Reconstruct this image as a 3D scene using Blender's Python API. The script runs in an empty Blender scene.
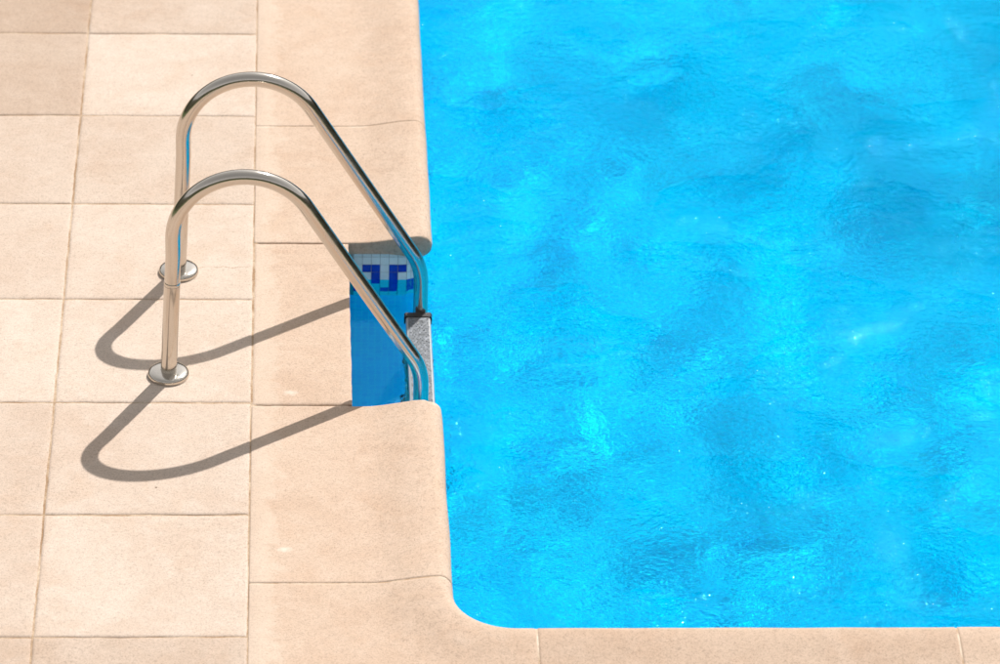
import bpy, bmesh, math, random
import numpy as np
from mathutils import Vector, noise
random.seed(7)
PI = math.pi
scene = bpy.context.scene
col = scene.collection

# ------------------------------------------------------------------ helpers
def tag(o, label=None, cat=None, group=None, kind=None):
    if label: o['label'] = label
    if cat: o['category'] = cat
    if group: o['group'] = group
    if kind: o['kind'] = kind
    return o

class MB:
    """collects vertices and faces, links them as one mesh object"""
    def __init__(s): s.v = []; s.f = []; s.m = []; s.tone = []
    def add(s, vs, fs, mi=0, tone=0.5):
        b = len(s.v); s.v += [tuple(p) for p in vs]
        for f in fs:
            s.f.append([b + i for i in f]); s.m.append(mi); s.tone.append(tone)
    def build(s, name, mats, parent=None, smooth=True, angle=40, merge=0):
        me = bpy.data.meshes.new(name)
        me.from_pydata(s.v, [], s.f)
        for m in (mats if isinstance(mats, (list, tuple)) else [mats]): me.materials.append(m)
        me.polygons.foreach_set('material_index', s.m)
        at = me.attributes.new('tone', 'FLOAT', 'FACE'); at.data.foreach_set('value', s.tone)
        me.update()
        bm = bmesh.new(); bm.from_mesh(me)
        if merge: bmesh.ops.remove_doubles(bm, verts=bm.verts, dist=merge)
        bmesh.ops.recalc_face_normals(bm, faces=bm.faces)
        bm.to_mesh(me); bm.free()
        if smooth:
            me.polygons.foreach_set('use_smooth', [True] * len(me.polygons))
            me.set_sharp_from_angle(angle=math.radians(angle))
        o = bpy.data.objects.new(name, me); col.objects.link(o)
        if parent: o.parent = parent
        return o

def tube(mb, pts, r, n=32, cap=True, mi=0):
    pts = [Vector(p) for p in pts]; rs = r if isinstance(r, list) else [r] * len(pts)
    vs = []; N = len(pts)
    up = Vector((0, 1, 0))
    for i, p in enumerate(pts):
        t = (pts[min(i + 1, N - 1)] - pts[max(i - 1, 0)]).normalized()
        a = up - t * up.dot(t); a.normalize(); b = t.cross(a)
        for k in range(n):
            th = 2 * PI * k / n; vs.append(p + (a * math.cos(th) + b * math.sin(th)) * rs[i])
    fs = [(i * n + k, i * n + (k + 1) % n, (i + 1) * n + (k + 1) % n, (i + 1) * n + k) for i in range(N - 1) for k in range(n)]
    if cap: fs += [tuple(range(n)), tuple((N - 1) * n + k for k in range(n))]
    mb.add(vs, fs, mi)

def lathe(mb, prof, c, n=48, mi=0):
    """prof: list of (radius, z), c centre; closed at the ends"""
    vs = []; fs = []
    for r, z in prof:
        for k in range(n):
            th = 2 * PI * k / n; vs.append((c[0] + r * math.cos(th), c[1] + r * math.sin(th), c[2] + z))
    for i in range(len(prof) - 1):
        for k in range(n):
            fs.append((i * n + k, i * n + (k + 1) % n, (i + 1) * n + (k + 1) % n, (i + 1) * n + k))
    mb.add(vs, fs, mi)

# ------------------------------------------------------------------ node materials
def mat(name):
    m = bpy.data.materials.new(name); m.use_nodes = True
    nt = m.node_tree; b = nt.nodes['Principled BSDF']
    return m, nt, b
class NT:
    def __init__(s, nt): s.nt = nt
    def n(s, t, **k):
        x = s.nt.nodes.new(t)
        for a, v in k.items(): setattr(x, a, v)
        return x
    def l(s, a, b): s.nt.links.new(a, b)
    def coord(s):
        return s.n('ShaderNodeTexCoord').outputs['Object']
    def noise(s, vec, scale, detail=4, rough=0.5, dist=0, mapscale=None):
        if mapscale:
            mp = s.n('ShaderNodeMapping'); mp.inputs['Scale'].default_value = mapscale; s.l(vec, mp.inputs[0]); vec = mp.outputs[0]
        x = s.n('ShaderNodeTexNoise'); s.l(vec, x.inputs['Vector'])
        x.inputs['Scale'].default_value = scale; x.inputs['Detail'].default_value = detail
        x.inputs['Roughness'].default_value = rough; x.inputs['Distortion'].default_value = dist
        return x.outputs['Fac']
    def ramp(s, fac, stops):
        r = s.n('ShaderNodeValToRGB'); s.l(fac, r.inputs[0])
        e = r.color_ramp.elements
        while len(e) < len(stops): e.new(0.5)
        for i, (p, c) in enumerate(stops):
            e[i].position = p; e[i].color = (c, c, c, 1) if not isinstance(c, tuple) else (*c, 1)
        return r.outputs[0]
    def math(s, op, a, b=None, c=None, clamp=False):
        x = s.n('ShaderNodeMath', operation=op, use_clamp=clamp)
        for i, v in enumerate((a, b, c)):
            if v is None: continue
            if hasattr(v, 'links'): s.l(v, x.inputs[i])
            else: x.inputs[i].default_value = v
        return x.outputs[0]
    def mix(s, fac, a, b, blend='MIX'):
        x = s.n('ShaderNodeMix', data_type='RGBA', blend_type=blend)
        for sock, v in ((x.inputs[0], fac), (x.inputs[6], a), (x.inputs[7], b)):
            if hasattr(v, 'links'): s.l(v, sock)
            elif isinstance(v, tuple): sock.default_value = (*v, 1)
            else: sock.default_value = v
        return x.outputs[2]
    def bump(s, h, strength, dist, bsdf, prev=None):
        x = s.n('ShaderNodeBump'); x.inputs['Strength'].default_value = strength; x.inputs['Distance'].default_value = dist
        s.l(h, x.inputs['Height'])
        if prev: s.l(prev, x.inputs['Normal'])
        s.l(x.outputs[0], bsdf.inputs['Normal']); return x.outputs[0]
    def spot(s, vec, c, rx, ry, edge=0.35, wob=0.5):
        """mask of a small elliptical mark with a ragged rim"""
        mp = s.n('ShaderNodeMapping'); mp.inputs['Location'].default_value = (-c[0] / rx, -c[1] / ry, 0)
        mp.inputs['Scale'].default_value = (1 / rx, 1 / ry, 0); s.l(vec, mp.inputs[0])
        ln = s.n('ShaderNodeVectorMath', operation='LENGTH'); s.l(mp.outputs[0], ln.inputs[0])
        nz = s.noise(vec, 90, 3)
        d = s.math('ADD', ln.outputs['Value'], s.math('MULTIPLY', s.math('SUBTRACT', nz, 0.5), wob))
        mr = s.n('ShaderNodeMapRange'); s.l(d, mr.inputs[0]); mr.inputs[1].default_value = 1; mr.inputs[2].default_value = 1 - edge
        return mr.outputs[0]

def stone_material(name, base, band=False, marks=(), darks=(), cracks=()):
    m, nt, b = mat(name); t = NT(nt); v = t.coord()
    at = t.n('ShaderNodeAttribute', attribute_name='tone').outputs['Fac']
    big = t.noise(v, 3.2, 4, .6, .6); mid = t.noise(v, 14, 5, .65, .4); fine = t.noise(v, 260, 3, .7); grit = t.noise(v, 620, 2, .6)
    dark = tuple(base[i] * k for i, k in enumerate((.93, .89, .86))); light = tuple(min(.8, base[i] * k) for i, k in enumerate((1.12, 1.14, 1.18)))
    c = t.mix(t.ramp(big, [(.36, 0.0), (.62, 1.0)]), dark, base)
    c = t.mix(t.ramp(mid, [(.48, 0.0), (.72, .45)]), c, light)
    # soft rusty clouds
    rust = t.noise(v, 5.5, 5, .62, 1.2)
    c = t.mix(t.ramp(rust, [(.52, 0.0), (.74, .28)]), c, (base[0] * .88, base[1] * .74, base[2] * .62))
    # grain
    c = t.mix(.8, c, t.ramp(fine, [(.28, .76), (.5, 1.0), (.75, 1.09)]), 'MULTIPLY')
    c = t.mix(.8, c, t.ramp(grit, [(.22, .72), (.42, 1.0), (.8, 1.06)]), 'MULTIPLY')
    g3 = t.noise(v, 130, 3, .75); c = t.mix(.9, c, t.ramp(g3, [(.30, .78), (.49, 1.0), (.72, 1.05)]), 'MULTIPLY')
    g4 = t.noise(v, 45, 4, .7); c = t.mix(.8, c, t.ramp(g4, [(.30, .90), (.5, 1.0), (.72, 1.04)]), 'MULTIPLY')
    # pin holes
    vo = t.n('ShaderNodeTexVoronoi'); vo.inputs['Scale'].default_value = 75; t.l(v, vo.inputs['Vector'])
    pin = t.ramp(vo.outputs['Distance'], [(.05, 1.0), (.10, 0.0)])
    gate = t.ramp(t.noise(v, 22, 2), [(.60, 0.0), (.66, 1.0)])
    pm = t.math('MULTIPLY', pin, gate)
    c = t.mix(t.math('MULTIPLY', pm, .45), c, (.20, .13, .08))
    # slab to slab tone, low end browned for the painted corner darkening
    c = t.mix(1.0, c, t.ramp(at, [(0, (.68, .60, .53)), (.5, (1, 1, 1)), (1, (1.06, 1.06, 1.07))]), 'MULTIPLY')
    sep = t.n('ShaderNodeSeparateXYZ'); t.l(v, sep.inputs[0])
    if band:   # lime bloom along the joint against the slabs
        e = t.math('ADD', sep.outputs['X'], t.math('MULTIPLY', t.math('SUBTRACT', t.noise(v, 9, 6, .7, .5), .5), .22))
        k = t.ramp(e, [(0, 1.0), (.05, .8), (.07, 0.0)])
        c = t.mix(t.math('MULTIPLY', k, .2), c, (.72, .64, .55))
    for p, rx, ry in marks:
        c = t.mix(t.math('MULTIPLY', t.spot(v, p, rx, ry, .8, 1.3), .5), c, (.74, .66, .58))
    for p, r in darks:
        c = t.mix(t.math('MULTIPLY', t.spot(v, p, r, r, .5, .3), .9), c, (.10, .05, .03))
    for (x0, x1, y0, dy, w) in cracks:
        wob = t.math('MULTIPLY', t.math('SUBTRACT', t.noise(v, 11, 5, .6), .5), .05)
        yy = t.math('SUBTRACT', t.math('SUBTRACT', sep.outputs['Y'], y0), t.math('MULTIPLY', t.math('SUBTRACT', sep.outputs['X'], x0), dy))
        d = t.math('ABSOLUTE', t.math('ADD', yy, wob))
        k = t.ramp(t.math('MULTIPLY', d, 1 / w * .5), [(.3, 1.0), (.6, 0.0)])
        k = t.math('MULTIPLY', k, t.math('GREATER_THAN', sep.outputs['X'], x0)); k = t.math('MULTIPLY', k, t.math('LESS_THAN', sep.outputs['X'], x1))
        c = t.mix(t.math('MULTIPLY', k, .6), c, (.24, .15, .09))
    t.l(c, b.inputs['Base Color']); b.inputs['Roughness'].default_value = .85
    b.inputs['Specular IOR Level'].default_value = .25
    h = t.math('ADD', t.math('MULTIPLY', fine, .6), t.math('MULTIPLY', grit, .5)); h = t.math('SUBTRACT', h, pm)
    nb = t.bump(h, .55, .0012, b)
    t.bump(mid, .25, .004, b, nb)
    return m

STONE = (.565, .468, .392)
M_slab = stone_material('sandstone_paving', STONE, darks=(((-.231, -.384), .0035), ((-.187, 1.742), .003)), cracks=((-.15, -.006, .655, .10, .0014),))
M_cop = stone_material('sandstone_coping', (.525, .402, .312), band=True, marks=(((.100, .045), .022, .016), ((.085, -.648), .024, .012)))

def mortar_material():
    m, nt, b = mat('joint_mortar'); t = NT(nt); v = t.coord()
    c = t.mix(t.ramp(t.noise(v, 9, 5, .6), [(.40, 0.0), (.62, 1.0)]), (.34, .215, .12), (.58, .45, .33))
    c = t.mix(.8, c, t.ramp(t.noise(v, 300, 3), [(.3, .6), (.7, 1.1)]), 'MULTIPLY')
    t.l(c, b.inputs['Base Color']); b.inputs['Roughness'].default_value = .95
    t.bump(t.noise(v, 220, 4), .8, .003, b); return m
M_mortar = mortar_material()
def mortar_pale():
    m, nt, b = mat('pale_joint_mortar'); t = NT(nt); v = t.coord()
    c = t.mix(t.ramp(t.noise(v, 12, 5, .6), [(.40, 0.0), (.60, 1.0)]), (.42, .29, .19), (.66, .56, .45))
    t.l(c, b.inputs['Base Color']); b.inputs['Roughness'].default_value = .95
    t.bump(t.noise(v, 220, 4), .8, .003, b); return m
M_mortar2 = mortar_pale()

def steel_material():
    m, nt, b = mat('polished_stainless_steel'); t = NT(nt); v = t.coord()
    b.inputs['Base Color'].default_value = (.62, .57, .51, 1); b.inputs['Metallic'].default_value = 1
    sm = t.noise(v, 18, 4, .6); 
    mr = t.n('ShaderNodeMapRange'); t.l(sm, mr.inputs[0]); mr.inputs[1].default_value = .35; mr.inputs[2].default_value = .7
    mr.inputs[3].default_value = .09; mr.inputs[4].default_value = .22; t.l(mr.outputs[0], b.inputs['Roughness'])
    t.bump(t.noise(v, 60, 4, .6), .06, .002, b)
    return m
M_steel = steel_material()
def simple(name, colr, rough, metallic=0, nscale=40, var=.12, bump=.2):
    m, nt, b = mat(name); t = NT(nt); v = t.coord()
    c = t.mix(1.0, colr, t.ramp(t.noise(v, nscale, 4, .6), [(.3, 1 - var), (.7, 1.0)]), 'MULTIPLY')
    t.l(c, b.inputs['Base Color']); b.inputs['Roughness'].default_value = rough; b.inputs['Metallic'].default_value = metallic
    t.bump(t.noise(v, nscale * 4, 3), bump, .001, b); return m
M_rubber = simple('black_rubber', (.012, .012, .014), .45)
M_white = simple('white_plastic', (.36, .38, .40), .35)
def tread_top():
    m, nt, b = mat('wet_checkered_steel'); t = NT(nt); v = t.coord()
    n1 = t.noise(v, 75, 5, .75); 
    c = t.mix(t.ramp(n1, [(.38, 0.0), (.62, 1.0)]), (.09, .10, .11), (.22, .24, .27))
    t.l(c, b.inputs['Base Color']); b.inputs['Metallic'].default_value = .35; b.inputs['Roughness'].default_value = .32
    t.bump(n1, .4, .004, b); return m
M_tread = tread_top()

# tiles of the waterline band
M_tile_w = simple('white_mosaic', (.82, .86, .86), .18, 0, 30, .10, .05)
M_tile_b = simple('cobalt_mosaic', (.015, .06, .60), .15, 0, 30, .35, .05)
M_grout = simple('grey_grout', (.40, .43, .43), .9, 0, 60, .2)

def basin_material(name, uvmode):
    """small blue glass mosaic covering the pool shell"""
    m, nt, b = mat(name); t = NT(nt)
    v = t.coord()
    if uvmode:
        v = t.n('ShaderNodeTexCoord').outputs['UV']
    br = t.n('ShaderNodeTexBrick'); t.l(v, br.inputs['Vector'])
    br.offset = 0; br.squash = 1
    br.inputs['Scale'].default_value = 1; br.inputs['Brick Width'].default_value = .018; br.inputs['Row Height'].default_value = .024
    br.inputs['Mortar Size'].default_value = .0012; br.inputs['Mortar Smooth'].default_value = .2; br.inputs['Bias'].default_value = 0
    br.inputs['Color1'].default_value = (BLUE1[0], BLUE1[1], BLUE1[2], 1); br.inputs['Color2'].default_value = (BLUE2[0], BLUE2[1], BLUE2[2], 1)
    br.inputs['Mortar'].default_value = (*GR, 1)
    c = br.outputs['Color']
    if not uvmode:   # caustic light patches painted in as drifts of lighter and darker blue
        c = t.mix(t.ramp(t.noise(v, 15, 5, .7, .8), [(.38, .45), (.54, 0.0)]), c, (.001, .30, .84))
        c = t.mix(t.ramp(t.noise(v, 20, 4, .65, .6), [(.53, 0.0), (.66, .75)]), c, (.02, .90, 1.0))
    t.l(c, b.inputs['Base Color']); b.inputs['Roughness'].default_value = .4
    b.inputs['Specular IOR Level'].default_value = .1
    return m
BLUE1, BLUE2, GR = (.004, .62, .95), (.008, .70, .97), (.06, .78, .97)
M_basin_wall = basin_material('blue_mosaic_wall', True)
BLUE1, BLUE2, GR = (.001, .29, .87), (.02, .92, 1.0), (.05, .70, .96)
M_basin_floor = basin_material('blue_mosaic_floor', False)

# ------------------------------------------------------------------ pavement slabs
def jit(p, s, a):
    return noise.noise(Vector(p) * s) * a
def slab(mb, x0, x1, y0, y1, fine=True, tone=.5, z=0.0):
    g = .0021
    x0 += g; x1 -= g; y0 += g; y1 -= g
    def axis(a, b):
        L = b - a
        if not fine: return [a, a + .006, b - .006, b]
        k = max(8, int(L / .022)); return [a, a + .0022, a + .007] + [a + .02 + (L - .04) * i / k for i in range(k + 1)] + [b - .007, b - .0022, b]
    xs = axis(x0, x1); ys = axis(y0, y1); nx, ny = len(xs), len(ys)
    tx, ty, tz = random.uniform(-.0005, .0005), random.uniform(-.0005, .0005), random.uniform(-.0004, .0004)
    vs = []
    for j, y in enumerate(ys):
        for i, x in enumerate(xs):
            dx = min(x - x0, x1 - x); dy = min(y - y0, y1 - y); d = min(dx, dy)
            zz = z + tz + tx * (2 * (x - x0) / (x1 - x0) - 1) + ty * (2 * (y - y0) / (y1 - y0) - 1)
            if d < .02 and fine:
                w = 1 - d / .02; s = 40
                jx = (noise.noise(Vector((x * 7, y * s, z + 3.1))) * .0016 + noise.noise(Vector((x, y * 130, 9))) * .0010) * w if dx < .02 else 0
                jy = (noise.noise(Vector((x * s, y * 7, 7.7))) * .0016 + noise.noise(Vector((x * 130, y, 4))) * .0010) * w if dy < .02 else 0
                x_, y_ = x + jx, y + jy
            else: x_, y_ = x, y
            if d < .0001: zz -= .0026
            elif d < .0030: zz -= .0008
            if fine: zz += noise.noise(Vector((x * 9, y * 9, 1))) * .0006
            vs.append((x_, y_, zz))
    fs = [(j * nx + i, j * nx + i + 1, (j + 1) * nx + i + 1, (j + 1) * nx + i) for j in range(ny - 1) for i in range(nx - 1)]
    ring = [i for i in range(nx)] + [j * nx + nx - 1 for j in range(1, ny)] + [(ny - 1) * nx + i for i in range(nx - 2, -1, -1)] + [j * nx for j in range(ny - 2, 0, -1)]
    b = len(vs); vs += [(vs[i][0], vs[i][1], z - .035) for i in ring]
    n = len(ring); fs += [(ring[k], b + k, b + (k + 1) % n, ring[(k + 1) % n]) for k in range(n)]
    mb.add(vs, fs, 0, tone)

POOL_X0, POOL_X1, POOL_Y0, POOL_Y1 = .485, 7.0, -.973, 9.0   # nose line of the coping
CW = .485                                                     # coping width
pv = MB()
for i in range(-8, 0):
    for j in range(-7, 14):
        x0 = i * .5; y0 = j * .5
        vis = -2 <= i and -3 <= j <= 4
        tn = random.uniform(.36, .66)
        if vis and j == 4 and i == -2: tn = .1  # lens darkening towards the frame corners, painted into these slab tones
        if vis and j == 4 and i == -1: tn = .33
        if vis and j == 3 and i == -2: tn = .2
        if vis and j == -3: tn = .28
        slab(pv, x0, x0 + .5, y0, y0 + .5, vis, tn)
yb = POOL_Y0 - CW
for i in range(0, 15):
    for j in range(1, 6):
        slab(pv, i * .5, i * .5 + .5, yb - j * .5, yb - j * .5 + .5, False, random.uniform(.35, .75))
for i in range(0, 15):
    for j in range(0, 3):
        slab(pv, i * .5, i * .5 + .5, POOL_Y1 + CW + j * .5, POOL_Y1 + CW + j * .5 + .5, False, random.uniform(.35, .75))
pavement = pv.build('pavement', M_slab, angle=50); tag(pavement, kind='structure')

# ------------------------------------------------------------------ coping stones
R_B = .034; Zc = -.014
def profile(w, inset=0.0):
    """(distance from nose line, z), from the back bottom over the top to the underside"""
    r = R_B - inset
    P = [(w, -.036 + inset), (w, -.003 - inset), (w - .0015, -.0008 - inset), (w - .004, -inset)]
    for k in range(1, 15):
        d = w - .004 - (w - .004 - R_B) * k / 15
        t_ = max(0, min(1, (.20 - d) / (.20 - R_B))); s = t_ * t_ * (3 - 2 * t_)
        P.append((d, (Zc + R_B) * s - inset))
    for k in range(0, 17):
        th = PI / 2 - PI * k / 16 * 1.12
        P.append((R_B - r * math.cos(PI / 2 - th) if False else R_B - r * math.cos(PI / 2 - (PI / 2 - th)) if False else R_B - r * math.cos(th) * (1 if True else 0), Zc + r * math.sin(th)))
    P += [(.085, -.040 + inset), (.12, -.036 + inset)]
    return P
# nose arc: theta from +90deg (top) to below; distance shrinks to 0 at theta=0
def sweep(mb, st, tone=.5, inset=0.0, round0=0, round1=0, wob=True, caps=True):
    """st: list of (nose xy, back xy); the profile is spread between them"""
    rings = []
    L = [0]
    for a, b in zip(st[:-1], st[1:]): L.append(L[-1] + (Vector(b[0]) - Vector(a[0])).length)
    T = L[-1]
    for (nz, bk), s in zip(st, L):
        nz = Vector((nz[0], nz[1])); bk = Vector((bk[0], bk[1])); w = (bk - nz).length; u = (bk - nz) / w
        P = profile(w, inset); off = 0
        for rr, dd in ((round0, s), (round1, T - s)):
            if rr and dd < rr: off = max(off, rr - math.sqrt(max(0, rr * rr - (rr - dd) ** 2)))
        eb = .0016 if (caps and (s < 1e-6 or T - s < 1e-6)) else 0
        ring = []
        for d, z in P:
            k = max(0, 1 - d / .09); d2 = d + off * k
            q = nz + u * d2
            zz = z - eb if z > -.02 else z
            if wob and z > -.03:
                zz += noise.noise(Vector((q.x * 9, q.y * 9, 2))) * .0008
                q = q + u * (noise.noise(Vector((q.x * 5, q.y * 5, 6))) * .0022 * k)
            ring.append((q.x, q.y, zz))
        rings.append(ring)
    n = len(rings[0]); vs = [p for r in rings for p in r]
    fs = [(i * n + k, i * n + k + 1, (i + 1) * n + k + 1, (i + 1) * n + k) for i in range(len(rings) - 1) for k in range(n - 1)]
    fs += [((i + 1) * n, (i + 1) * n + n - 1, i * n + n - 1, i * n) for i in range(len(rings) - 1)]
    fs += [tuple(range(n)), tuple((len(rings) - 1) * n + k for k in range(n))]
    mb.add(vs, fs, 0, tone)

def stations(L):
    k = max(2, int(L / .03)); a = [0, .0018, .006] + [L * i / k for i in range(1, k)] + [L - .006, L - .0018, L]
    a += [L * .0 + x for x in (.012, .02)] + [L - .012, L - .02]
    return sorted(set(round(x, 6) for x in a))
cp = MB(); cm = MB()
GJ = .0022
def straight(o, d, nrm, s0, s1, tone, **kw):
    """o + d*s is the nose line, nrm points away from the pool"""
    st = []
    for s in stations(s1 - s0 - 2 * GJ):
        p = Vector(o) + Vector(d) * (s0 + GJ + s); st.append((p, p + Vector(nrm) * CW))
    sweep(cp, st, tone, **kw)
def bed(o, d, nrm, s0, s1):
    st = [(Vector(o) + Vector(d) * s, Vector(o) + Vector(d) * s + Vector(nrm) * CW) for s in np.linspace(s0, s1, 12)]
    sweep(cm, st, .5, inset=.0018, wob=False, caps=False)
X0 = POOL_X0
# left side, going away from the camera
left = [(-.786, -.014)] + [(.792, 1.441), (1.441, 2.23), (2.23, 3.0), (3.0, 4.0), (4.0, 5.0), (5.0, 6.0), (6.0, 7.0), (7.0, 8.0), (8.0, 8.65)]
for k, (a, b) in enumerate(left):
    straight((X0, 0), (0, 1), (-1, 0), a, b, [.62, .50, .60, .5, .4, .6, .5, .5, .6, .5][k], round1=.036 if k == 0 else 0, round0=.018 if k == 1 else 0)
bed((X0, 0), (0, 1), (-1, 0), -.776, -.024); bed((X0, 0), (0, 1), (-1, 0), .80, 8.65)
# short stone behind the ladder recess
nb = MB()
slab(cp, 0, .258, -.010, .792, True, .55)
cmv = [(0.004, -.02), (.246, -.02), (.246, .80), (.004, .80)]
cm.add([(x, y, z) for z in (-.0045, -.034) for x, y in cmv], [(0, 1, 2, 3), (4, 5, 6, 7)] + [(k, (k + 1) % 4, 4 + (k + 1) % 4, 4 + k) for k in range(4)], 0)
# near side
xs = [.675, 1.665, 2.655, 3.64, 4.63, 5.62, 6.60]
for k, (a, b) in enumerate(zip(xs[:-1], xs[1:])):
    straight((0, POOL_Y0), (1, 0), (0, -1), a, b, random.uniform(.35, .6))
bed((0, POOL_Y0), (1, 0), (0, -1), .685, 6.59)
# right and far sides
for a in range(-1, 9):
    if a + .3 < 8.5: straight((POOL_X1, 0), (0, 1), (1, 0), a + .36, min(a + 1.36, 8.65), random.uniform(.35, .6))
bed((POOL_X1, 0), (0, 1), (1, 0), -.64, 8.65)
for k in range(6): straight((0, POOL_Y1), (1, 0), (0, 1), .8 + k * .97, .8 + (k + 1) * .97, random.uniform(.35, .6))
bed((0, POOL_Y1), (1, 0), (0, 1), .8, 6.62)
# corner stones: nose runs along an inside arc
def corner(cx, cy, sx, sy, la, lb, R=.15, tone=.5):
    """cx,cy: where the two nose lines would meet; sx,sy: direction from there into the pool"""
    for mbx, inset in ((cp, 0), (cm, .0018)):
        st = []
        Ya = cy + sy * la; 
        npts = [(cx, cy + sy * (la - (la - R) * t)) for t in np.linspace(0, 1, 10)][:-1]
        npts += [(cx + sx * R - sx * R * math.cos(a), cy + sy * R - sy * R * math.sin(a)) for a in np.linspace(0, PI / 2, 17)]
        npts += [(cx + sx * (R + (lb - R) * t), cy) for t in np.linspace(0, 1, 5)][1:]
        bx, by = cx - sx * CW, cy - sy * CW
        tot = len(npts)
        for i, p in enumerate(npts):
            if abs(p[0] - cx) < 1e-6: q = (bx, p[1] if sy * (p[1] - cy) > R + 1e-6 else p[1])
            elif abs(p[1] - cy) < 1e-6: q = (p[0], by)
            else:
                a = math.acos(max(-1, min(1, (cx + sx * R - p[0]) * sx / R)))
                # the back follows the square outer corner
                La = R + CW; s = a / (PI / 2)
                if s <= .5: q = (bx, cy + sy * R - sy * La * (s / .5))
                else: q = (bx + sx * La * ((s - .5) / .5), by)
            if i == 0: p = (p[0], p[1] - sy * GJ * (1 if mbx is cp else -4)); q = (q[0], p[1])
            if i == tot - 1: p = (p[0] - sx * GJ * (1 if mbx is cp else -4), p[1]); q = (p[0], q[1])
            st.append((p, q))
        sweep(mbx, st, tone, inset=inset, wob=mbx is cp, caps=mbx is cp)
corner(X0, POOL_Y0, 1, 1, POOL_Y0 * -1 - .786, .675 - X0, R=.145, tone=.5)
corner(POOL_X1, POOL_Y0, -1, 1, .33, .40)
corner(X0, POOL_Y1, 1, -1, .35, .315)
corner(POOL_X1, POOL_Y1, -1, -1, .35, .38)
coping = cp.build('coping', M_cop, angle=45); tag(coping, kind='structure')
mort = MB()
mort.v, mort.f, mort.m, mort.tone = cm.v, cm.f, [0] * len(cm.f), cm.tone
jm = mort.build('coping_bed', M_mortar2, angle=45); tag(jm, kind='structure')
# mortar bed below the slabs
bd = MB()
for (a, b, c, d) in ((-4.1, .012, -3.6, 7.1), (.012, 7.6, -3.9, POOL_Y0 - CW + .006), (.012, 7.6, POOL_Y1 + CW - .006, 11.0)):
    if a < 0:
        c0, d0, a0 = -1.6, 2.7, -1.1
        bd.add([(a, c, -.0032), (b, c, -.0032), (b, c0, -.0032), (a, c0, -.0032)], [(0, 1, 2, 3)])
        bd.add([(a, d0, -.0032), (b, d0, -.0032), (b, d, -.0032), (a, d, -.0032)], [(0, 1, 2, 3)])
        bd.add([(a, c0, -.0032), (a0, c0, -.0032), (a0, d0, -.0032), (a, d0, -.0032)], [(0, 1, 2, 3)])
        nx, ny = int((b - a0) / .022), int((d0 - c0) / .022); vs = []
        for j in range(ny + 1):
            for i in range(nx + 1):
                x, y = a0 + (b - a0) * i / nx, c0 + (d0 - c0) * j / ny
                h = noise.noise(Vector((x * 4.2, y * 4.2, 5))) * .0030 + noise.noise(Vector((x * 22, y * 22, 8))) * .0012 - .0022
                vs.append((x, y, max(-.0048, min(-.0021, h))))
        bd.add(vs, [(j * (nx + 1) + i, j * (nx + 1) + i + 1, (j + 1) * (nx + 1) + i + 1, (j + 1) * (nx + 1) + i) for j in range(ny) for i in range(nx)])
    else: bd.add([(a, c, -.0032), (b, c, -.0032), (b, d, -.0032), (a, d, -.0032)], [(0, 1, 2, 3)])
bedo = bd.build('mortar_bed', M_mortar, smooth=False); tag(bedo, kind='structure')

# ------------------------------------------------------------------ pool basin
ZW = -.125; ZF = -1.30
WI = .022                       # wall face set back from the nose
def basin_path():
    P = []
    wx = X0 - WI; R1 = .060; ny0, ny1, nx = -.012, .808, .2545
    def arc(cx, cy, r, a0, a1, n):
        return [(cx + r * math.cos(math.radians(a)), cy + r * math.sin(math.radians(a))) for a in np.linspace(a0, a1, n)]
    # start inside the recess, at the back far corner, run out along its far wall and round the pool clockwise
    P.append((nx, ny1)); P.append((wx - R1, ny1))
    P += arc(wx - R1, ny1 + R1, R1, -90, 0, 8)[1:]
    P.append((wx, POOL_Y1 + WI)); P.append((POOL_X1 + WI, POOL_Y1 + WI)); P.append((POOL_X1 + WI, POOL_Y0 - WI))
    r = .145 + WI
    P += arc(wx + r, POOL_Y0 - WI + r, r, 270, 180, 12)
    P.append((wx, ny0 - R1)); P += arc(wx - R1, ny0 - R1, R1, 0, 90, 8)[1:]
    P.append((nx, ny0)); P.append((nx, ny1))
    return P
BP = basin_path()
def along(P):
    L = [0]
    for a, b in zip(P[:-1], P[1:]): L.append(L[-1] + math.dist(a, b))
    return L
BL = along(BP)
def at(s):
    for i in range(len(BP) - 1):
        if s <= BL[i + 1] + 1e-9:
            k = (s - BL[i]) / max(1e-9, BL[i + 1] - BL[i]); return (BP[i][0] + (BP[i + 1][0] - BP[i][0]) * k, BP[i][1] + (BP[i + 1][1] - BP[i][1]) * k)
    return BP[-1]
bw = MB()
ZT = -.022
for i in range(len(BP) - 1):
    (a, b) = BP[i], BP[i + 1]
    bw.add([(a[0], a[1], ZT), (b[0], b[1], ZT), (b[0], b[1], -.2225), (a[0], a[1], -.2225)], [(0, 1, 2, 3)], 1)
    bw.add([(a[0], a[1], -.2225), (b[0], b[1], -.2225), (b[0], b[1], -2.6), (a[0], a[1], -2.6)], [(0, 1, 2, 3)], 0)
wall = bw.build('basin_wall', [M_basin_wall, M_grout], angle=30, merge=1e-5); tag(wall, kind='structure')
me = wall.data; uv = me.uv_layers.new(name='UVMap')
for p in me.polygons:
    n = p.normal
    for li in p.loop_indices:
        c = me.vertices[me.loops[li].vertex_index].co
        u = c.y if abs(n.x) > abs(n.y) else c.x
        uv.data[li].uv = (u + 10, c.z + 10)
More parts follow.
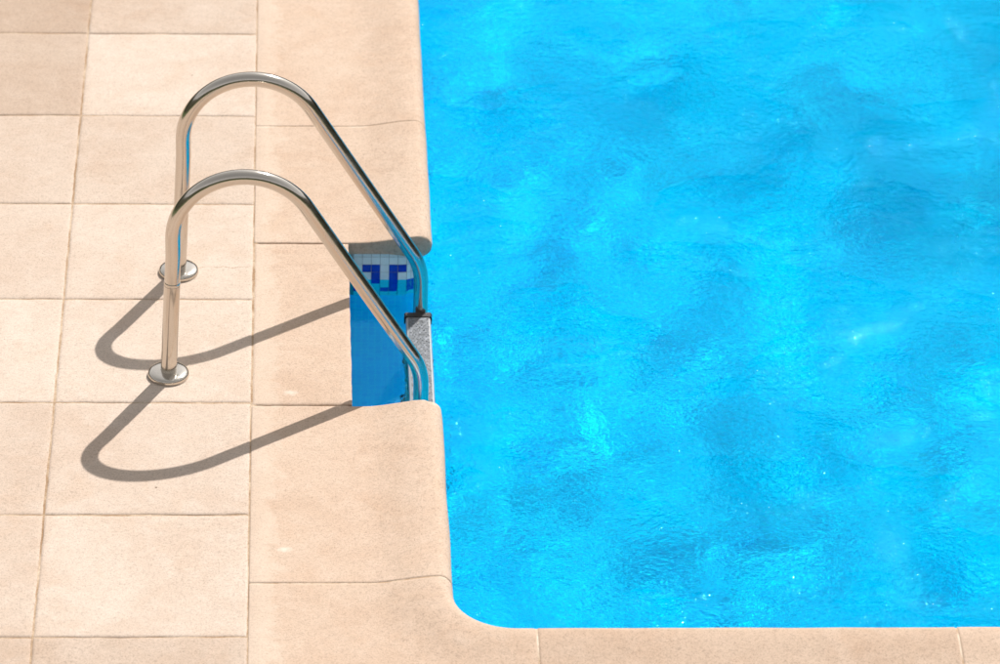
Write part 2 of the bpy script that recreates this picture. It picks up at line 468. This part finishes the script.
# waterline band of mosaic tiles, each tile raised from the grout
bt = MB(); TP = .0243; s = .0165; k = 0
KEY = {0: (5, 6, 7), 1: (3,), 2: (3, 4, 5), 3: (7,), 4: (3, 4, 5, 6, 7), 5: (3,)}
while s + TP < BL[-1]:
    a = at(s + .0007); b = at(s + TP - .0007)
    t_ = Vector((b[0] - a[0], b[1] - a[1])); t_.normalize(); n_ = Vector((t_.y, -t_.x)) * .0012
    if s < 1.6 or BL[-1] - s < 7 or True:
        for r in range(9):
            z1 = -.0045 - r * .0243 - .0007; z0 = z1 - .0229
            if z1 > ZT: continue
            blue = r in KEY[k % 6]
            vs = [(a[0] + n_.x, a[1] + n_.y, z1), (b[0] + n_.x, b[1] + n_.y, z1), (b[0] + n_.x, b[1] + n_.y, z0), (a[0] + n_.x, a[1] + n_.y, z0),
                  (a[0], a[1], z1), (b[0], b[1], z1), (b[0], b[1], z0), (a[0], a[1], z0)]
            bt.add(vs, [(0, 1, 2, 3), (4, 5, 1, 0), (3, 2, 6, 7), (0, 3, 7, 4), (1, 5, 6, 2)], 1 if blue else 0)
    s += TP; k += 1
band = bt.build('tile_band', [M_tile_w, M_tile_b], smooth=False); tag(band, kind='structure')
# floor with a fall towards the deep end
fl = MB(); nx, ny = 60, 90
def fz(x, y): 
    t_ = max(0, min(1, ((x - 1.2) * .5 + (y - 1.4) * .6) / 4)); return ZF - 1.1 * t_ * t_ * (3 - 2 * t_)
vs = [(.2 + (POOL_X1 + .1 - .2) * i / nx, POOL_Y0 - .05 + (POOL_Y1 - POOL_Y0 + .1) * j / ny, 0) for j in range(ny + 1) for i in range(nx + 1)]
vs = [(x, y, fz(x, y)) for x, y, z in vs]
fl.add(vs, [(j * (nx + 1) + i, j * (nx + 1) + i + 1, (j + 1) * (nx + 1) + i + 1, (j + 1) * (nx + 1) + i) for j in range(ny) for i in range(nx)])
floor = fl.build('basin_floor', M_basin_floor); tag(floor, kind='structure')

# ------------------------------------------------------------------ water
def water_height(X, Y):
    rng = np.random.default_rng(11)
    H = np.zeros_like(X)
    def env(sc, seed, p=1.0):
        r = np.random.default_rng(seed); e = np.zeros_like(X)
        for _ in range(10):
            a = r.uniform(0, 2 * PI); kk = 2 * PI / sc * r.uniform(.6, 1.5); e += np.sin(kk * (X * math.cos(a) + Y * math.sin(a)) + r.uniform(0, 2 * PI))
        e = e / 2.2; return 1 / (1 + np.exp(-1.6 * e)) ** p
    # bands of wavelength: (mean wavelength, count, rms slope, envelope size)
    for wl, cnt, slope, es, seed in WAVES:
        part = np.zeros_like(X)
        for _ in range(cnt):
            a = rng.uniform(0, 2 * PI) if rng.random() < .75 else rng.normal(1.9, .5)
            L = wl * rng.uniform(.65, 1.5); kk = 2 * PI / L
            ph = kk * (X * math.cos(a) + Y * math.sin(a)) + rng.uniform(0, 2 * PI) + .8 * np.sin(kk * .23 * (X * math.sin(a) - Y * math.cos(a)) + rng.uniform(0, 6))
            part += np.sin(ph) / kk
        part *= slope * math.sqrt(2.0 / cnt)
        H += part * (.78 + .35 * env(es, seed))
    return H
WAVES = [(.60, 8, .018, 3.0, 1), (.19, 30, .047, .5, 2)]
def grid(xs, ys, calm):
    X, Y = np.meshgrid(xs, ys); H = water_height(X, Y)
    if calm:
        k = np.clip((X - .40) / .12, .12, 1); inn = (Y > -.05) & (Y < .86); H = np.where(inn, H * k, H)
    return X, Y, H
def axis_pts(a, b, fa, fb, fine, coarse):
    o = list(np.arange(a, fa, coarse)) + list(np.arange(fa, fb, fine)) + list(np.arange(fb, b, coarse)) + [b]
    return np.array(sorted(set(np.round(o, 5))))
xsw = axis_pts(.245, POOL_X1 + .03, .245, 3.4, .02, .05)
ysw = axis_pts(POOL_Y0 - .03, POOL_Y1 + .03, POOL_Y0 - .03, 4.0, .02, .05)
X, Y, H = grid(xsw, ysw, True)
nx, ny = len(xsw), len(ysw)
me = bpy.data.meshes.new('water')
V = np.stack([X.ravel(), Y.ravel(), (ZW + H).ravel()], -1)
idx = np.arange(nx * ny).reshape(ny, nx)
F = np.stack([idx[:-1, :-1], idx[:-1, 1:], idx[1:, 1:], idx[1:, :-1]], -1).reshape(-1, 4)
me.vertices.add(len(V)); me.vertices.foreach_set('co', V.ravel())
me.loops.add(F.size); me.loops.foreach_set('vertex_index', F.ravel().astype(np.int32))
me.polygons.add(len(F)); me.polygons.foreach_set('loop_start', np.arange(0, F.size, 4, dtype=np.int32)); me.polygons.foreach_set('loop_total', np.full(len(F), 4, dtype=np.int32))
me.polygons.foreach_set('use_smooth', np.ones(len(F), dtype=bool))
me.update(); me.validate()
def water_material():
    m = bpy.data.materials.new('pool_water'); m.use_nodes = True; nt = m.node_tree; nt.nodes.clear(); t = NT(nt)
    out = t.n('ShaderNodeOutputMaterial'); g = t.n('ShaderNodeBsdfRefraction'); g.inputs['IOR'].default_value = 1.333; g.inputs['Roughness'].default_value = 0
    g.inputs['Color'].default_value = (.10, .98, .99, 1)
    v = t.coord()
    gate = t.ramp(t.noise(v, 2.6, 3, .5, .4), [(.38, .5), (.62, 1.0)])
    n1 = t.noise(v, 46, 3, .55, .6); n2 = t.noise(v, 85, 2, .5, .3)
    h = t.math('MULTIPLY', t.math('ADD', n1, t.math('MULTIPLY', n2, .45)), gate)
    rough = t.math('MULTIPLY_ADD', t.ramp(t.noise(v, 2.4, 3, .55, .3), [(.54, 0.0), (.64, 1.0)]), 3.6, 1.0)
    calm = t.n('ShaderNodeAttribute', attribute_name='chop').outputs['Fac']; h = t.math('MULTIPLY', h, calm)
    b = t.n('ShaderNodeBump'); b.inputs['Strength'].default_value = 1.0; b.inputs['Distance'].default_value = .0040
    t.l(h, b.inputs['Height']); t.l(b.outputs[0], g.inputs['Normal'])
    # capillary ripples that only show in the reflection
    b2 = t.n('ShaderNodeBump'); b2.inputs['Strength'].default_value = 1.0; b2.inputs['Distance'].default_value = .0042
    t.l(t.math('MULTIPLY', h, rough), b2.inputs['Height'])
    gl = t.n('ShaderNodeBsdfGlossy'); gl.inputs['Roughness'].default_value = .018; gl.inputs['Color'].default_value = (.22, .80, 1, 1)
    fr = t.n('ShaderNodeFresnel'); fr.inputs['IOR'].default_value = 1.333; mx = t.n('ShaderNodeMixShader')
    t.l(b2.outputs[0], gl.inputs['Normal']); t.l(b.outputs[0], fr.inputs['Normal'])
    t.l(fr.outputs[0], mx.inputs[0]); t.l(g.outputs[0], mx.inputs[1]); t.l(gl.outputs[0], mx.inputs[2])
    t.l(mx.outputs[0], out.inputs['Surface'])
    return m
CH = np.where((Y > -.05) & (Y < .86), np.clip((X - .37) / .10, .12, 1), 1.0)
ca = me.attributes.new('chop', 'FLOAT', 'POINT'); ca.data.foreach_set('value', CH.ravel().astype(np.float32))
me.materials.append(water_material())
water = bpy.data.objects.new('water', me); col.objects.link(water); tag(water, kind='structure')
water.cycles.is_caustics_caster = True
for o in (floor, wall, band): o.cycles.is_caustics_receiver = True

# ------------------------------------------------------------------ pool ladder
TOP = .588
ladder = bpy.data.objects.new('pool_ladder', None); col.objects.link(ladder); ladder.location = (-.2, .383, 0)
tag(ladder, 'polished steel pool ladder with two looped handrails bolted to the paving beside blue water', 'pool ladder')
def rail_path():
    """local x from the post foot, z up"""
    r = .181; lean = .017; zc = TOP - .0 - r; x0 = lean
    P = [(0, 0), (.006, .10), (.0105, .20), (lean, .32)]
    P = [(lean * min(1, z / .36), z) for z in np.linspace(0, .36, 10)]
    c = (x0 + r, zc); ang = 58.3
    a_end = 90 - ang
    for a in np.linspace(180, a_end, 40): P.append((c[0] + r * math.cos(math.radians(a)), c[1] + r * math.sin(math.radians(a))))
    # straight down the slope to a small bend at the pool edge
    ex, ez = P[-1]; d = (math.cos(math.radians(ang)), -math.sin(math.radians(ang)))
    xe = .650; rb = .17; turn = math.radians(90 - ang)
    tl = rb * math.tan(turn / 2)
    t_hit = (xe - ex) / d[0]; bx, bz = xe, ez + d[1] * t_hit
    sx, sz = bx - d[0] * tl, bz - d[1] * tl
    for k in np.linspace(.05, 1, 14): P.append((ex + (sx - ex) * k, ez + (sz - ez) * k))
    cx, cz = xe - rb, bz - tl
    for a in np.linspace(turn, 0, 10)[1:]: P.append((cx + rb * math.cos(a), cz + rb * math.sin(a)))
    for z in np.linspace(cz - .03, -.95, 14): P.append((xe, z))
    return P
RP = rail_path()
first_rail = None
def finish_rail(o, xo, y):
    f = MB()
    lathe(f, [(.0200, .0175), (.034, .0165), (.044, .0150), (.0490, .0130), (.0520, .0100), (.0530, .0065), (.0530, .001), (.052, .0005), (.0, .0005)], (xo, y, 0), 56)
    f.build('flange', M_steel, o, angle=40); return o
def make_rail(y, xo):
    mb = MB(); tube(mb, [(xo + x, y, z) for x, z in RP], .0198, 36)
    o = mb.build('handrail', M_steel, ladder, angle=60)
    o.matrix_parent_inverse = ladder.matrix_world.inverted() if False else o.matrix_parent_inverse
    o.location = (.2, -.383, 0)
    if y > .5: return finish_rail(o, xo, y)
    sl = MB()
    pts = [(xo + .017 * z / .36, y, z) for z in np.linspace(.004, .272, 6)]
    tube(sl, pts, .0207, 36); 
    tube(sl, [(xo + .017 * z / .36, y, z) for z in (.2725, .2740, .2805, .2820)], [.0203, .0211, .0211, .0203], 36)
    so = sl.build('sleeve', M_steel, o, angle=50)
    return finish_rail(o, xo, y)
make_rail(.128, -.214); make_rail(.638, -.200)
def tread(z, x=.443):
    w = .0335
    b = MB()
    # body: shallow channel with rounded long edges
    prof = [(-w, -.030), (-w, -.006), (-w + .002, -.002), (-w + .006, 0), (w - .006, 0), (w - .002, -.002), (w, -.006), (w, -.030)]
    ys = np.linspace(.155, .604, 20); n = len(prof)
    vs = [(x + px, y, z + pz) for y in ys for px, pz in prof]
    fs = [(i * n + k, i * n + (k + 1) % n, (i + 1) * n + (k + 1) % n, (i + 1) * n + k) for i in range(len(ys) - 1) for k in range(n)]
    fs += [tuple(range(n)), tuple((len(ys) - 1) * n + k for k in range(n))]
    b.add(vs, fs)
    o = b.build('tread', M_white, ladder, angle=35); o.location = (.2, -.383, 0)
    g = MB()
    # raised grip pads in a diamond pattern
    for j in range(44):
        for i in range(6):
            cx = x - w + .011 + i * .0104 + (.0052 if j % 2 else 0); cy = .163 + j * .0100
            if cx > x + w - .008: continue
            q = random.uniform(.0018, .0036); h = random.uniform(.0008, .002); a = random.uniform(-1, 1); cx += random.uniform(-.002, .002); cy += random.uniform(-.002, .002)
            vs = [(cx + q * 1.2 * math.cos(a + PI / 2 * k_), cy + q * math.sin(a + PI / 2 * k_), z - .0005) for k_ in range(4)] + [(cx + q * .6 * math.cos(a + PI / 2 * k_), cy + q * .5 * math.sin(a + PI / 2 * k_), z + h) for k_ in range(4)]
            g.add(vs, [(4, 5, 6, 7)] + [(k_, (k_ + 1) % 4, 4 + (k_ + 1) % 4, 4 + k_) for k_ in range(4)])
    g.add([(x - w + .006, .158, z + .0004), (x + w - .006, .158, z + .0004), (x + w - .006, .60, z + .0004), (x - w + .006, .60, z + .0004)], [(0, 1, 2, 3)])
    g.build('grip_surface', M_tread, o, smooth=False)
    for y0, y1 in ((.602, .622), (.144, .157)):
        c = MB(); e = .004
        pr = [(-w - e, -.034), (-w - e, -.002), (-w, .003), (w, .003), (w + e, -.002), (w + e, -.034)]
        n = len(pr); vs = [(x + px, y, z + pz) for y in (y0, y1) for px, pz in pr]
        c.add(vs, [(k_, (k_ + 1) % n, n + (k_ + 1) % n, n + k_) for k_ in range(n)] + [tuple(range(n)), tuple(range(n, 2 * n))])
        c.build('end_cap', M_rubber, o, angle=30)
for z in (-.119, -.37, -.62, -.87): tread(z)

# ------------------------------------------------------------------ surroundings, seen only as reflections
def ground_material():
    m, nt, b = mat('lawn'); t = NT(nt); v = t.coord()
    c = t.mix(t.noise(v, 1.2, 6, .6), (.030, .055, .012), (.07, .10, .025)); t.l(c, b.inputs['Base Color']); b.inputs['Roughness'].default_value = .95
    return m
gm = MB()
xa, xb, ya, yb2 = -4.1, 7.6, -3.9, 11.0; B = 900
def rect(a, b, c, d): gm.add([(a, c, -.03), (b, c, -.03), (b, d, -.03), (a, d, -.03)], [(0, 1, 2, 3)])
rect(-B, xa, -B, B); rect(xb, B, -B, B); rect(xa, xb, -B, ya); rect(xa, xb, yb2, B)
tag(gm.build('ground', ground_material(), smooth=False), kind='structure')
hm, nt, b = mat('dark_backdrop_brown'); t = NT(nt); v = t.coord()
t.l(t.mix(t.noise(v, .12, 8, .7), (.016, .017, .010), (.05, .048, .028)), b.inputs['Base Color']); b.inputs['Roughness'].default_value = 1
hl = MB(); n = 160; rings = [(55, -1), (62, 12), (75, 22), (95, 30), (130, 20), (160, -1)]  # unseen dark ring, added so the steel reflects a dark band
vs = []
for r, h in rings:
    for k in range(n):
        a = 2 * PI * k / n; hh = h * (1 + .25 * noise.noise(Vector((math.cos(a) * 3, math.sin(a) * 3, 0)))) + (noise.noise(Vector((math.cos(a) * 14, math.sin(a) * 14, r))) * 1.5 if h > 0 else 0)
        vs.append((r * math.cos(a), r * math.sin(a), hh))
hl.add(vs, [(i * n + k, i * n + (k + 1) % n, (i + 1) * n + (k + 1) % n, (i + 1) * n + k) for i in range(len(rings) - 1) for k in range(n)])
tag(hl.build('dark_backdrop', hm), kind='structure')

# ------------------------------------------------------------------ light
SX, SY, SZ = .455, .785, 1.0
el = math.atan2(SZ, math.hypot(SX, SY)); az = math.atan2(SX, SY)
w = bpy.data.worlds.new('World'); scene.world = w; w.use_nodes = True; nt = w.node_tree
sky = nt.nodes.new('ShaderNodeTexSky'); sky.sky_type = 'NISHITA'; sky.sun_disc = False
sky.sun_elevation = el; sky.sun_rotation = az; sky.air_density = 1.0; sky.dust_density = .6; sky.ozone_density = 1.5
bg = nt.nodes['Background']; bg.inputs[1].default_value = .12; hs = nt.nodes.new('ShaderNodeHueSaturation'); hs.inputs['Saturation'].default_value = .03; nt.links.new(sky.outputs[0], hs.inputs['Color']); nt.links.new(hs.outputs[0], bg.inputs[0])
sl = bpy.data.lights.new('sun', 'SUN'); sl.energy = 4.0; sl.angle = math.radians(.53); sl.color = (1, .955, .90)
so = bpy.data.objects.new('sun', sl); col.objects.link(so)
so.rotation_euler = Vector((SX, SY, SZ)).to_track_quat('Z', 'Y').to_euler(); so.location = (3, 6, 8)
sl.cycles.is_caustics_light = True

# ------------------------------------------------------------------ camera
p, yaw, roll, f = math.radians(32.08110953), math.radians(3.6291317), math.radians(2.03546539), 3.97777037
fw = Vector((math.sin(yaw) * math.cos(p), math.cos(yaw) * math.cos(p), -math.sin(p)))
r0 = Vector((math.cos(yaw), -math.sin(yaw), 0)); u0 = r0.cross(fw)
r2 = r0 * math.cos(roll) + u0 * math.sin(roll); u2 = r2.cross(fw)
from mathutils import Matrix
cam = bpy.data.cameras.new('camera'); co = bpy.data.objects.new('camera', cam); col.objects.link(co)
Mx = Matrix((r2, u2, -fw)).transposed().to_4x4(); Mx.translation = Vector((0.08824157, -8.49634364, 5.54951072)); co.matrix_world = Mx
cam.sensor_width = 36; cam.lens = 36 * f; cam.clip_end = 3000; cam.clip_start = .5
cam.dof.use_dof = True; cam.dof.focus_distance = (Vector((0, -.1, .1)) - co.location).dot(fw); cam.dof.aperture_fstop = 4.5
scene.camera = co

vs_ = scene.view_settings; vs_.view_transform = 'Standard'; vs_.look = 'None'; vs_.gamma = 1; vs_.exposure = .47
cy = scene.cycles; cy.use_denoising = True; cy.max_bounces = 10; cy.transmission_bounces = 8; cy.diffuse_bounces = 4; cy.glossy_bounces = 5
cy.caustics_refractive = True; cy.caustics_reflective = True; cy.blur_glossy = .0; cy.sample_clamp_indirect = 40
